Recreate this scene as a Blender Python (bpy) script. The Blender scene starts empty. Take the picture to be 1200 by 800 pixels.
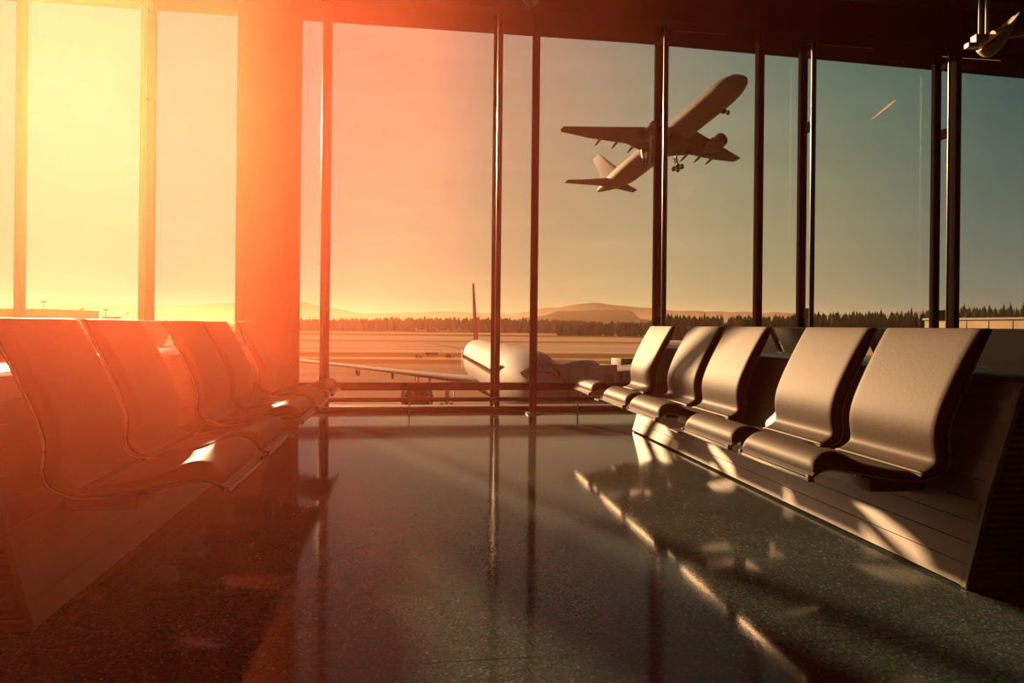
import bpy, bmesh, math, random
from mathutils import Vector, Matrix, noise
random.seed(7)
S = bpy.context.scene
COL = S.collection

# ------------------------------------------------------------------ camera
F_PX, H = 850.0, 0.95
YAW, ROLL = math.radians(8.04), math.radians(0.6)
fwd = Vector((math.sin(YAW), math.cos(YAW), 0))
rgt0 = Vector((math.cos(YAW), -math.sin(YAW), 0))
up0 = Vector((0, 0, 1))
rgt = rgt0 * math.cos(ROLL) + up0 * math.sin(ROLL)
upv = up0 * math.cos(ROLL) - rgt0 * math.sin(ROLL)
CAM = Vector((0, 0, H))
cd = bpy.data.cameras.new('camera')
cd.sensor_width = 36.0
cd.lens = F_PX / 1200 * 36.0
cd.shift_y = -18.7 / 1200
cd.clip_start, cd.clip_end = 0.05, 20000
cam = bpy.data.objects.new('camera', cd)
m = Matrix.Identity(4)
for i in range(3):
    m[i][0], m[i][1], m[i][2], m[i][3] = rgt[i], upv[i], -fwd[i], CAM[i]
cam.matrix_world = m
COL.objects.link(cam)
S.camera = cam


def place(px, py, D):
    """the place in the world that lies at depth D behind a pixel (used to survey where things stand)"""
    return CAM + (fwd + rgt * ((px - 600) / F_PX) + upv * ((381.3 - py) / F_PX)) * D


def lat(px, D):
    """ground position (x, y) of a bearing at depth D"""
    p = CAM + (fwd + rgt0 * ((px - 600) / F_PX)) * D
    return p.x, p.y


# ------------------------------------------------------------------ light, sky, exposure
SUN_DIR = (fwd + rgt * ((112 - 600) / F_PX) + upv * ((381.3 - 122) / F_PX)).normalized()
sd = bpy.data.lights.new('sun', 'SUN')
sd.energy = 21.0
sd.color = (1.0, 0.58, 0.28)
sd.angle = math.radians(2.2)
so = bpy.data.objects.new('sun', sd)
so.rotation_euler = SUN_DIR.to_track_quat('Z', 'Y').to_euler()
so.location = (0, 0, 30)
COL.objects.link(so)

GLARE_HAZE_DENSITY, GLARE_HAZE_COLOR, GLARE_HAZE_G = 0.0235, (0.90, 0.168, 0.088, 1), 0.75  # indoor volume that stands in for the orange lens glare

W = bpy.data.worlds.new('World')
S.world = W
W.use_nodes = True
nt = W.node_tree
nt.nodes.clear()


def N(nt, t, **kw):
    n = nt.nodes.new(t)
    for k, v in kw.items():
        if k in n.inputs:
            n.inputs[k].default_value = v
        else:
            setattr(n, k, v)
    return n


def ramp(nt, stops, interp='LINEAR'):
    r = nt.nodes.new('ShaderNodeValToRGB')
    cr = r.color_ramp
    cr.interpolation = interp
    while len(cr.elements) > 1:
        cr.elements.remove(cr.elements[-1])
    cr.elements[0].position = stops[0][0]
    cr.elements[0].color = (*stops[0][1], 1)
    for p, c in stops[1:]:
        e = cr.elements.new(p)
        e.color = (*c, 1)
    return r


L = nt.links.new
tc = N(nt, 'ShaderNodeTexCoord')
nrm = N(nt, 'ShaderNodeVectorMath', operation='NORMALIZE')
L(tc.outputs['Generated'], nrm.inputs[0])
dot = N(nt, 'ShaderNodeVectorMath', operation='DOT_PRODUCT')
dot.inputs[1].default_value = SUN_DIR
L(nrm.outputs[0], dot.inputs[0])
ang = N(nt, 'ShaderNodeMath', operation='ARCCOSINE')
L(dot.outputs['Value'], ang.inputs[0])
angn = N(nt, 'ShaderNodeMath', operation='DIVIDE')
angn.inputs[1].default_value = math.pi
L(ang.outputs[0], angn.inputs[0])
sep = N(nt, 'ShaderNodeSeparateXYZ')
L(nrm.outputs[0], sep.inputs[0])


def dg(a):
    return a / 180.0


# colour low over the horizon and colour high up, both by the angle from the sun
low = ramp(nt, [(0, (.12, .05, .20)), (dg(12), (.30, .20, .20)), (dg(22), (.50, .44, .24)), (dg(32), (.54, .40, .185)), (dg(42), (.56, .42, .20)),
                (dg(52), (.42, .33, .17)), (dg(62), (.19, .22, .15)), (dg(100), (.10, .12, .10)), (1, (.06, .07, .07))])
high = ramp(nt, [(0, (.12, .05, .20)), (dg(12), (.28, .16, .18)), (dg(22), (.42, .29, .19)), (dg(32), (.36, .27, .19)), (dg(42), (.20, .24, .18)),
                 (dg(52), (.06, .165, .13)), (dg(62), (.015, .09, .10)), (dg(100), (.02, .05, .06)), (1, (.02, .03, .04))])
L(angn.outputs[0], low.inputs[0])
L(angn.outputs[0], high.inputs[0])
hm = N(nt, 'ShaderNodeMapRange')
hm.inputs['From Min'].default_value = 0.0
hm.inputs['From Max'].default_value = 0.36
L(sep.outputs['Z'], hm.inputs['Value'])
mx = N(nt, 'ShaderNodeMix', data_type='RGBA')
L(hm.outputs[0], mx.inputs['Factor'])
L(low.outputs[0], mx.inputs[6])
L(high.outputs[0], mx.inputs[7])
# thin streaks of high cloud
mp = N(nt, 'ShaderNodeMapping')
mp.inputs['Scale'].default_value = (2, 2, 16)
mp.inputs['Rotation'].default_value = (0.08, 0.05, 0)
L(nrm.outputs[0], mp.inputs[0])
nz = N(nt, 'ShaderNodeTexNoise')
nz.inputs['Scale'].default_value = 2.2
nz.inputs['Detail'].default_value = 4
L(mp.outputs[0], nz.inputs['Vector'])
cr = N(nt, 'ShaderNodeMapRange')
cr.inputs['From Min'].default_value = .45
cr.inputs['From Max'].default_value = .75
cr.inputs['To Min'].default_value = 1.0
cr.inputs['To Max'].default_value = 1.09
L(nz.outputs['Fac'], cr.inputs['Value'])
vm = N(nt, 'ShaderNodeVectorMath', operation='SCALE')
L(mx.outputs[2], vm.inputs[0])
L(cr.outputs[0], vm.inputs['Scale'])
bg = N(nt, 'ShaderNodeBackground')
bg.inputs['Strength'].default_value = 0.95
L(vm.outputs[0], bg.inputs[0])
wo = N(nt, 'ShaderNodeOutputWorld')
L(bg.outputs[0], wo.inputs[0])

S.view_settings.view_transform = 'Standard'
S.view_settings.look = 'None'
S.view_settings.exposure = 0.0
S.view_settings.gamma = 1.0
S.view_settings.use_curve_mapping = False
S.cycles.max_bounces = 6
S.cycles.volume_bounces = 0
S.cycles.transparent_max_bounces = 16
S.cycles.caustics_reflective = False
S.cycles.caustics_refractive = False
S.cycles.use_denoising = True
S.cycles.sample_clamp_indirect = 6


# ------------------------------------------------------------------ materials
ALB = .62


def mat(name, color, rough=.5, metal=0.0, spec=None, noise_amt=0, noise_scale=8, bump=0, coat=0, emis=None, sheen=0):
    M = bpy.data.materials.new(name)
    M.use_nodes = True
    color = tuple(x * ALB for x in color)
    t = M.node_tree
    b = t.nodes['Principled BSDF']
    b.inputs['Base Color'].default_value = (*color, 1)
    b.inputs['Roughness'].default_value = rough
    b.inputs['Metallic'].default_value = metal
    if spec is None and rough >= .7:
        spec = 0.0
    if spec is not None:
        b.inputs['Specular IOR Level'].default_value = spec
    if coat:
        b.inputs['Coat Weight'].default_value = coat
        b.inputs['Coat Roughness'].default_value = .1
    if noise_amt or bump:
        c = N(t, 'ShaderNodeTexCoord')
        n = N(t, 'ShaderNodeTexNoise')
        n.inputs['Scale'].default_value = noise_scale
        n.inputs['Detail'].default_value = 5
        t.links.new(c.outputs['Object'], n.inputs['Vector'])
        if noise_amt:
            lo = tuple(max(0, x * (1 - noise_amt)) for x in color)
            hi = tuple(min(1, x * (1 + noise_amt)) for x in color)
            r = ramp(t, [(.3, lo), (.7, hi)])
            t.links.new(n.outputs['Fac'], r.inputs[0])
            t.links.new(r.outputs[0], b.inputs['Base Color'])
        if bump:
            bp = N(t, 'ShaderNodeBump')
            bp.inputs['Strength'].default_value = bump
            bp.inputs['Distance'].default_value = .002
            t.links.new(n.outputs['Fac'], bp.inputs['Height'])
            t.links.new(bp.outputs[0], b.inputs['Normal'])
    return M


leather = mat('leather', (.064, .038, .025), .60, spec=.11, noise_amt=.12, noise_scale=60, bump=.25)
shellm = mat('seat_shell', (.014, .016, .016), .5, spec=.1, noise_amt=.1, noise_scale=20)
pipingm = mat('shell_edge', (.30, .26, .19), .3, .6, noise_amt=.1)
alu = mat('brushed_aluminium', (.62, .56, .48), .28, 1.0, noise_amt=.08, noise_scale=40)
darkmetal = mat('dark_metal', (.05, .045, .04), .45, .5, noise_amt=.2, noise_scale=10)
mullm = mat('anodised_frame', (.016, .014, .012), .85, .0, spec=.0, noise_amt=.15, noise_scale=6)
tubem = mat('guide_tube_metal', (.05, .045, .04), .28, .7)
postm = mat('painted_post', (.016, .013, .011), .85, .0, spec=.0, noise_amt=.15, noise_scale=6)
wood = mat('veneer_planks', (.125, .08, .055), .5, noise_amt=.18, noise_scale=5)
concrete = mat('column_concrete', (.12, .085, .06), .7, noise_amt=.12, noise_scale=3, bump=.3)
ceilm = mat('ceiling_board', (.055, .075, .062), .8, noise_amt=.2, noise_scale=2)
wallm = mat('wall_paint', (.035, .04, .04), .85, noise_amt=.1, noise_scale=2)
lampshell = mat('lamp_shell', (.55, .42, .30), .5, noise_amt=.1, noise_scale=6)
planewhite = mat('aircraft_white', (.25, .25, .245), .7, noise_amt=.06, noise_scale=.4, spec=.05)
planegrey = mat('aircraft_grey', (.36, .34, .32), .35, noise_amt=.1, noise_scale=.5)
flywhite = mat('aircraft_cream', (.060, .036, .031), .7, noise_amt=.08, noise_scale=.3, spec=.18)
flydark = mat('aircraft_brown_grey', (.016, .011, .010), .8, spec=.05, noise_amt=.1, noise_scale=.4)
finred = mat('fin_red', (.13, .04, .035), .9, spec=0.0, noise_amt=.08, noise_scale=.4)
rubber = mat('tyre_rubber', (.02, .02, .02), .8, noise_amt=.1)
glassdark = mat('window_glass_dark', (.015, .018, .02), .08, noise_amt=.1)
enginemetal = mat('intake_metal', (.55, .50, .45), .2, .9, noise_amt=.05)
treem = mat('tree_foliage', (.018, .050, .026), .9, noise_amt=.4, noise_scale=.15)
forestm = mat('forest', (.055, .05, .03), 1, noise_amt=.35, noise_scale=.02)
hillm = mat('hill_cover', (.10, .085, .06), 1, noise_amt=.18, noise_scale=.004)
hillm2 = mat('far_hill_cover', (.22, .17, .14), 1, noise_amt=.1, noise_scale=.002)
fieldm = mat('field_slope', (.28, .20, .09), 1, noise_amt=.2, noise_scale=.01)
bldm = mat('building_cladding', (.20, .12, .08), .7, noise_amt=.15, noise_scale=.1)
bridgem = mat('bridge_panel', (.34, .21, .16), .6, noise_amt=.15, noise_scale=1)
bridgem2 = mat('bridge_wall', (.42, .30, .20), .55, noise_amt=.1, noise_scale=1)
greengrey = mat('equipment_green_grey', (.09, .085, .055), .6, noise_amt=.2, noise_scale=1)
creamm = mat('cream_paint', (.55, .47, .33), .5, noise_amt=.1, noise_scale=1)
parapetm = mat('roof_parapet_concrete', (.52, .40, .25), .8, noise_amt=.15, noise_scale=.7)
pavem = mat('contrail_ice', (.9, .8, .7), 1)
pavem.node_tree.nodes.remove(pavem.node_tree.nodes['Principled BSDF'])
_t = pavem.node_tree.nodes.new('ShaderNodeBsdfTranslucent')
_t.inputs[0].default_value = (.5, .42, .36, 1)
pavem.node_tree.links.new(_t.outputs[0], pavem.node_tree.nodes['Material Output'].inputs[0])


def add_plank_lines(M, axis, pitch, groove=.06, dark=(.05, .03, .02)):
    """dark joint lines between planks, every `pitch` metres along one object axis"""
    t = M.node_tree
    b = t.nodes['Principled BSDF']
    src = b.inputs['Base Color'].links[0].from_socket
    c = N(t, 'ShaderNodeTexCoord')
    s = N(t, 'ShaderNodeSeparateXYZ')
    t.links.new(c.outputs['Object'], s.inputs[0])
    d = N(t, 'ShaderNodeMath', operation='DIVIDE')
    d.inputs[1].default_value = pitch
    t.links.new(s.outputs[axis], d.inputs[0])
    fr = N(t, 'ShaderNodeMath', operation='FRACT')
    t.links.new(d.outputs[0], fr.inputs[0])
    lt = N(t, 'ShaderNodeMath', operation='LESS_THAN')
    lt.inputs[1].default_value = groove
    t.links.new(fr.outputs[0], lt.inputs[0])
    mxn = N(t, 'ShaderNodeMix', data_type='RGBA')
    t.links.new(lt.outputs[0], mxn.inputs['Factor'])
    t.links.new(src, mxn.inputs[6])
    mxn.inputs[7].default_value = (*dark, 1)
    t.links.new(mxn.outputs[2], b.inputs['Base Color'])


add_plank_lines(ceilm, 0, 1.2, .012, (.02, .018, .014))


def glass_material():
    M = bpy.data.materials.new('window_glass')
    M.use_nodes = True
    t = M.node_tree
    t.nodes.clear()
    tr = N(t, 'ShaderNodeBsdfTransparent')
    tr.inputs[0].default_value = (.975, .985, .975, 1)
    gl = N(t, 'ShaderNodeBsdfGlossy')
    gl.inputs['Roughness'].default_value = .02
    gl.inputs[0].default_value = (.8, .9, .85, 1)
    fr = N(t, 'ShaderNodeFresnel')
    fr.inputs[0].default_value = 1.35
    mxs = N(t, 'ShaderNodeMixShader')
    t.links.new(fr.outputs[0], mxs.inputs[0])
    t.links.new(tr.outputs[0], mxs.inputs[1])
    t.links.new(gl.outputs[0], mxs.inputs[2])
    o = N(t, 'ShaderNodeOutputMaterial')
    t.links.new(mxs.outputs[0], o.inputs[0])
    return M


glass = glass_material()


def floor_material():
    M = bpy.data.materials.new('polished_terrazzo')
    M.use_nodes = True
    t = M.node_tree
    b = t.nodes['Principled BSDF']
    c = N(t, 'ShaderNodeTexCoord')
    v = N(t, 'ShaderNodeTexVoronoi')
    v.inputs['Scale'].default_value = 150
    t.links.new(c.outputs['Object'], v.inputs['Vector'])
    sp = ramp(t, [(0, (.013, .022, .023)), (.55, (.028, .042, .042)), (.8, (.05, .062, .057)), (.93, (.11, .105, .085)), (1, (.26, .22, .16))])
    t.links.new(v.outputs['Color'], sp.inputs[0])
    n = N(t, 'ShaderNodeTexNoise')
    n.inputs['Scale'].default_value = 1.6
    n.inputs['Detail'].default_value = 5
    t.links.new(c.outputs['Object'], n.inputs['Vector'])
    r2 = ramp(t, [(.3, (.75, .75, .75)), (.7, (1.15, 1.12, 1.08))])
    t.links.new(n.outputs['Fac'], r2.inputs[0])
    mu = N(t, 'ShaderNodeMix', data_type='RGBA', blend_type='MULTIPLY')
    mu.inputs['Factor'].default_value = 1
    t.links.new(sp.outputs[0], mu.inputs[6])
    t.links.new(r2.outputs[0], mu.inputs[7])
    # thin joints of the slabs
    br = N(t, 'ShaderNodeTexBrick')
    br.offset = 0
    br.inputs['Scale'].default_value = 1
    br.inputs['Brick Width'].default_value = 1.2
    br.inputs['Row Height'].default_value = 1.2
    br.inputs['Mortar Size'].default_value = .0025
    br.inputs['Mortar Smooth'].default_value = 0
    br.inputs['Color1'].default_value = (1, 1, 1, 1)
    br.inputs['Color2'].default_value = (1, 1, 1, 1)
    br.inputs['Mortar'].default_value = (.25, .25, .25, 1)
    mpn = N(t, 'ShaderNodeMapping')
    mpn.inputs['Location'].default_value = (.18, .35, 0)
    t.links.new(c.outputs['Object'], mpn.inputs[0])
    t.links.new(mpn.outputs[0], br.inputs['Vector'])
    mu2 = N(t, 'ShaderNodeMix', data_type='RGBA', blend_type='MULTIPLY')
    mu2.inputs['Factor'].default_value = 1
    t.links.new(mu.outputs[2], mu2.inputs[6])
    t.links.new(br.outputs['Color'], mu2.inputs[7])
    t.links.new(mu2.outputs[2], b.inputs['Base Color'])
    rr = N(t, 'ShaderNodeMapRange')
    rr.inputs['To Min'].default_value = .05
    rr.inputs['To Max'].default_value = .12
    t.links.new(n.outputs['Fac'], rr.inputs['Value'])
    t.links.new(rr.outputs[0], b.inputs['Roughness'])
    b.inputs['IOR'].default_value = 1.2
    return M


floorm = floor_material()


def airfield_material():
    """taxiways, grass strips and aprons as bands by distance, object space"""
    M = bpy.data.materials.new('airfield_ground')
    M.use_nodes = True
    t = M.node_tree
    b = t.nodes['Principled BSDF']
    c = N(t, 'ShaderNodeTexCoord')
    mpn = N(t, 'ShaderNodeMapping')
    mpn.inputs['Rotation'].default_value = (0, 0, math.radians(2))
    t.links.new(c.outputs['Object'], mpn.inputs[0])
    s = N(t, 'ShaderNodeSeparateXYZ')
    t.links.new(mpn.outputs[0], s.inputs[0])
    n = N(t, 'ShaderNodeTexNoise')
    n.inputs['Scale'].default_value = .02
    n.inputs['Detail'].default_value = 3
    t.links.new(mpn.outputs[0], n.inputs['Vector'])
    ns = N(t, 'ShaderNodeMath', operation='MULTIPLY_ADD')
    ns.inputs[1].default_value = 6
    t.links.new(n.outputs['Fac'], ns.inputs[0])
    t.links.new(s.outputs['Y'], ns.inputs[2])
    dv = N(t, 'ShaderNodeMath', operation='DIVIDE')
    dv.inputs[1].default_value = 1000
    t.links.new(ns.outputs[0], dv.inputs[0])
    A = (0.208, 0.141, 0.109)
    A2 = (0.281, 0.195, 0.152)
    G = (0.123, 0.075, 0.023)
    G2 = (0.165, 0.105, 0.036)
    r = ramp(t, [(0, A), (.133, A), (.134, G), (.150, G2), (.151, A2), (.163, A), (.164, G), (.188, G2), (.189, A2), (.30, A), (.301, G2),
                 (.335, G2), (.336, A2), (.46, A2), (.461, G), (.56, G2), (.561, A2), (.66, A2), (.661, G2), (1, G)], 'CONSTANT')
    t.links.new(dv.outputs[0], r.inputs[0])
    n2 = N(t, 'ShaderNodeTexNoise')
    n2.inputs['Scale'].default_value = .05
    n2.inputs['Detail'].default_value = 6
    mp2 = N(t, 'ShaderNodeMapping')
    mp2.inputs['Scale'].default_value = (.35, 2.2, 1)
    t.links.new(c.outputs['Object'], mp2.inputs[0])
    t.links.new(mp2.outputs[0], n2.inputs['Vector'])
    r2 = ramp(t, [(.3, (.72, .72, .72)), (.7, (1.25, 1.22, 1.18))])
    t.links.new(n2.outputs['Fac'], r2.inputs[0])
    mu = N(t, 'ShaderNodeMix', data_type='RGBA', blend_type='MULTIPLY')
    mu.inputs['Factor'].default_value = 1
    t.links.new(r.outputs[0], mu.inputs[6])
    t.links.new(r2.outputs[0], mu.inputs[7])
    t.links.new(mu.outputs[2], b.inputs['Base Color'])
    b.inputs['Roughness'].default_value = .9
    b.inputs['Specular IOR Level'].default_value = 0
    return M


airfieldm = airfield_material()


# ------------------------------------------------------------------ mesh helpers
def obj(name, bm, material, parent=None, smooth=True):
    me = bpy.data.meshes.new(name)
    bmesh.ops.recalc_face_normals(bm, faces=bm.faces[:])
    bm.to_mesh(me)
    bm.free()
    if smooth:
        for p in me.polygons:
            p.use_smooth = True
        try:
            me.set_sharp_from_angle(angle=math.radians(38))
        except Exception:
            pass
    mats = material if isinstance(material, (list, tuple)) else [material]
    for x in mats:
        me.materials.append(x)
    o = bpy.data.objects.new(name, me)
    COL.objects.link(o)
    if parent:
        o.parent = parent
    return o


def thing(name, label, cat, loc=(0, 0, 0), rotz=0, group=None):
    o = bpy.data.objects.new(name, None)
    o.empty_display_size = .1
    COL.objects.link(o)
    o.location = loc
    o.rotation_euler = (0, 0, rotz)
    return tag(o, label, cat, group)


def tag(o, label=None, cat=None, group=None, kind=None):
    if label:
        o['label'] = label
    if cat:
        o['category'] = cat
    if group:
        o['group'] = group
    if kind:
        o['kind'] = kind
    return o


def dup(root, loc=None, rotz=None, label=None, group=None):
    r = root.copy()
    COL.objects.link(r)
    if loc is not None:
        r.location = loc
    if rotz is not None:
        r.rotation_euler = (0, 0, rotz)
    if label:
        r['label'] = label
    if group:
        r['group'] = group
    for ch in list(root.children):
        c = ch.copy()
        COL.objects.link(c)
        c.parent = r
        for g in list(ch.children):
            d = g.copy()
            COL.objects.link(d)
            d.parent = c
    return r


def box(bm, x0, x1, y0, y1, z0, z1, bevel=0):
    vs = [bm.verts.new((x, y, z)) for x in (x0, x1) for y in (y0, y1) for z in (z0, z1)]
    idx = [(0, 1, 3, 2), (4, 6, 7, 5), (0, 4, 5, 1), (2, 3, 7, 6), (0, 2, 6, 4), (1, 5, 7, 3)]
    fs = [bm.faces.new([vs[i] for i in f]) for f in idx]
    if bevel:
        es = list({e for f in fs for e in f.edges})
        bmesh.ops.bevel(bm, geom=es, offset=bevel, segments=2, profile=.6, affect='EDGES')
    return vs


def loft(bm, rings, cap=True, closed=True):
    R = [[bm.verts.new(p) for p in r] for r in rings]
    n = len(R[0])
    for a, b in zip(R, R[1:]):
        for i in range(n if closed else n - 1):
            j = (i + 1) % n
            try:
                bm.faces.new((a[i], a[j], b[j], b[i]))
            except ValueError:
                pass
    if cap and closed:
        bm.faces.new(R[0][::-1])
        bm.faces.new(R[-1])
    return R


def tube(bm, pts, r, seg=12, cap=True):
    pts = [Vector(p) for p in pts]
    rings = []
    for i, p in enumerate(pts):
        a = pts[max(0, i - 1)]
        b = pts[min(len(pts) - 1, i + 1)]
        d = (b - a).normalized()
        u = d.cross(Vector((0, 0, 1)))
        if u.length < 1e-3:
            u = d.cross(Vector((0, 1, 0)))
        u.normalize()
        v = d.cross(u)
        rr = r[i] if isinstance(r, (list, tuple)) else r
        rings.append([p + (u * math.cos(2 * math.pi * k / seg) + v * math.sin(2 * math.pi * k / seg)) * rr for k in range(seg)])
    loft(bm, rings, cap)


def bx(name, material, dims, parent=None, bevel=0, smooth=False):
    bm = bmesh.new()
    box(bm, *dims, bevel=bevel)
    return obj(name, bm, material, parent, smooth or bevel > 0)


def struct(name, material, dims, bevel=0):
    return tag(bx(name, material, dims, None, bevel), kind='structure')


# ------------------------------------------------------------------ the room
YW = 8.10                       # plane of the glass wall
XL, XR, YB = -9.0, 10.5, -5.0
struct('floor', floorm, (XL, XR, YB, YW + .25, -.30, 0))
struct('ceiling', ceilm, (XL, XR, YB, YW - .02, 4.86, 5.1))
struct('wall_back', wallm, (XL, XR, YB - .2, YB, 0, 5.0))
struct('wall_left', wallm, (XL - .2, XL, YB, YW, 0, 5.0))
struct('wall_right', wallm, (XR, XR + .2, YB, YW, 0, 5.0))

# head beam over the glass; its lower edge drops towards the right
bm = bmesh.new()
prof = [(XL, 4.44), (2.7, 4.425), (5.0, 4.375), (7.6, 4.31), (XR, 4.25)]
rings = [[(x, YW - .22, z), (x, YW - .22, z + .22), (x, YW - .10, z + .25), (x, YW - .10, 5.0), (x, YW + .5, 5.0), (x, YW + .5, z)] for x, z in prof]
loft(bm, rings)
tag(obj('trim_1', bm, postm, smooth=False), kind='structure')
# dropped ceiling ribs
for k, y in enumerate((7.35, 6.6, 5.6)):
    struct('trim_%d' % (k + 2), postm, (XL, XR, y - .09, y + .09, 4.70, 4.87), .01)
struct('trim_5', darkmetal, (XL, XR, YW - .12, YW + .10, 0, .052), .008)     # sill on the floor

# transom, glass and mullions
MX = [-8.15, -6.31, -4.48, -2.72, -.91, .952, 2.836, 4.625, 6.38, 8.2, 10.1]


def mullion(x, i, top):
    """main bar with a slimmer tube held in front of it by small brackets"""
    r = bpy.data.objects.new('window_frame_mullion', None)
    COL.objects.link(r)
    r.location = (x, YW, 0)
    r.name = 'trim_%d' % (20 + i)
    tag(r, kind='structure')
    bm = bmesh.new()
    box(bm, -.045, -.010, -.03, .03, .04, top)
    box(bm, .010, .045, -.03, .03, .04, top)
    box(bm, -.010, .010, -.015, .03, .04, top)
    obj('mullion_bar', bm, mullm, r, False)
    bm = bmesh.new()
    pts = [(.03 * math.cos(a), .024 * math.sin(a) - .235) for a in [2 * math.pi * k / 16 for k in range(16)]]
    loft(bm, [[(p[0], p[1], z) for p in pts] for z in (.06, top - .10)])
    obj('guide_tube', bm, tubem, r)
    for z in (top - .20, 3.32, 1.13, .55):
        bm = bmesh.new()
        box(bm, -.015, .015, -.225, -.02, z - .06, z + .06, .004)
        obj('bracket', bm, mullm, r)
    return r


def topz(x):
    for (a, za), (b, zb) in zip(prof, prof[1:]):
        if a <= x <= b:
            return za + (zb - za) * (x - a) / (b - a)
    return 4.4


for i, x in enumerate(MX):
    mullion(x, i, topz(x) + .02)
xs = [XL] + MX + [XR]
for i in range(len(xs) - 1):
    a, b = xs[i] + .035, xs[i + 1] - .035
    z1 = min(topz(a), topz(b)) + .02
    w = thing('window_%d' % (i + 1), None, None, (0, 0, 0))
    tag(w, kind='structure')
    bx('transom', mullm, (a, b, YW - .045, YW + .06, .225, .305), w, .006)
    bx('glass_pane', glass, (a, b, YW + .012, YW + .020, .30, z1), w)
    bx('lower_pane', glass, (a, b, YW + .012, YW + .020, .05, .23), w)

# posts standing just inside the glass, and the wide column
PY = 7.72


def post(x, label, r=.036):
    t = thing('steel_post', label, 'post', (x, PY, 0), 0, 'slim steel posts before the glass wall')
    bm = bmesh.new()
    pts = [(-r, -.05), (r, -.05), (r, .05), (-r, .05)]
    box(bm, -r, r, -.05, .05, .012, 4.86, .012)
    obj('shaft', bm, postm, t)
    bm = bmesh.new()
    box(bm, -r - .03, r + .03, -.08, .08, 0, .014, .003)
    obj('base_plate', bm, darkmetal, t)
    return t


post(-3.79, 'slim dark steel post at the far left of the glass wall')
post(1.325, 'slim dark steel post near the middle, right of the wide column')
post(3.885, 'slim dark steel post right of the climbing aeroplane, behind the right seats')
post(6.335, 'slim dark steel post at the far right by the ceiling spotlight')
col = thing('column', None, None, (-1.435, PY, 0))
tag(col, kind='structure')
col.name = 'wall_column'
bm = bmesh.new()
box(bm, -.278, .278, -.25, .25, 0, 4.86, .02)
obj('column_shaft', bm, concrete, col)

# low rail in front of the glass
rl = thing('foot_rail', 'low dark horizontal rail on short stanchions along the glass wall', 'rail', (0, YW - .30, 0))
bm = bmesh.new()
tube(bm, [(XL + .1, 0, .150), (-1.75, 0, .150)], .024)
obj('rail_bar', bm, darkmetal, rl)
bm = bmesh.new()
tube(bm, [(-1.13, 0, .150), (XR - .1, 0, .150)], .024)
obj('rail_bar', bm, darkmetal, rl)
for x in (-6, -4.2, -2.4, .005, 1.84, 3.6, 5.5, 7.3, 9.1):
    bm = bmesh.new()
    tube(bm, [(x, 0, 0), (x, 0, .14)], .008, 8)
    obj('stanchion', bm, alu, rl)

# ------------------------------------------------------------------ seats
PROF = [(.749, .955), (.724, .905), (.698, .852), (.665, .785), (.635, .722), (.610, .668), (.590, .620), (.575, .575), (.569, .535), (.572, .495),
        (.576, .460), (.571, .428), (.552, .400), (.511, .379), (.448, .367), (.360, .371), (.261, .388), (.162, .408), (.105, .418),
        (.070, .420), (.040, .413), (.018, .400), (.0, .384)]


def resample(pts, n):
    P = [Vector((a, b)) for a, b in pts]
    # Chaikin smoothing, then even steps
    for _ in range(2):
        Q = [P[0]]
        for a, b in zip(P, P[1:]):
            Q += [a * .75 + b * .25, a * .25 + b * .75]
        Q.append(P[-1])
        P = Q
    d = [0]
    for a, b in zip(P, P[1:]):
        d.append(d[-1] + (b - a).length)
    out = []
    k = 0
    for i in range(n):
        s = d[-1] * i / (n - 1)
        while k < len(d) - 2 and d[k + 1] < s:
            k += 1
        f = (s - d[k]) / max(1e-9, d[k + 1] - d[k])
        out.append(P[k].lerp(P[k + 1], f))
    return out


PR = resample(PROF, 97)
NR = []
for i in range(len(PR)):
    a, b = PR[max(0, i - 1)], PR[min(len(PR) - 1, i + 1)]
    d = (b - a).normalized()
    NR.append(Vector((d.y, -d.x)))         # to the sitter's side
SW = .61                                    # seat width


def cushion(i0, i1, T, bulge=None, w0=.008, endr=.03, cap0=1, cap1=1):
    """padded strip following the shell between two stations, with rounded borders"""
    bm = bmesh.new()
    nt_ = 22
    seq = list(range(i0, i1 + 1))
    dist = [0]
    for a, b in zip(seq, seq[1:]):
        dist.append(dist[-1] + (PR[b] - PR[a]).length)
    tot = dist[-1]
    rings = []
    ys = [SW * .5 - (SW - 0) * 0] and [w0 + (SW - 2 * w0) * (0.5 - 0.5 * math.cos(math.pi * k / nt_)) for k in range(nt_ + 1)]
    for q, i in enumerate(seq):
        s = dist[q]
        e = 1.0
        if cap0 and s < endr:
            e = min(e, math.sqrt(max(0, 1 - (1 - s / endr) ** 2)))
        if cap1 and tot - s < endr:
            e = min(e, math.sqrt(max(0, 1 - (1 - (tot - s) / endr) ** 2)))
        TT = (bulge(s / tot) if bulge else T)
        ring = []
        for y in ys:
            ed = min(y - w0, SW - w0 - y)
            rr = .036
            g = 1.0 if ed >= rr else math.sqrt(max(0, 1 - (1 - ed / rr) ** 2))
            h = .009 + (TT - .009) * e * (.12 + .88 * g)
            p = PR[i] + NR[i] * h
            ring.append((p.x, y, p.y))
        for y in ys[::-1]:
            p = PR[i] + NR[i] * .007
            ring.append((p.x, y, p.y))
        rings.append(ring)
    loft(bm, rings)
    return bm


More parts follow.
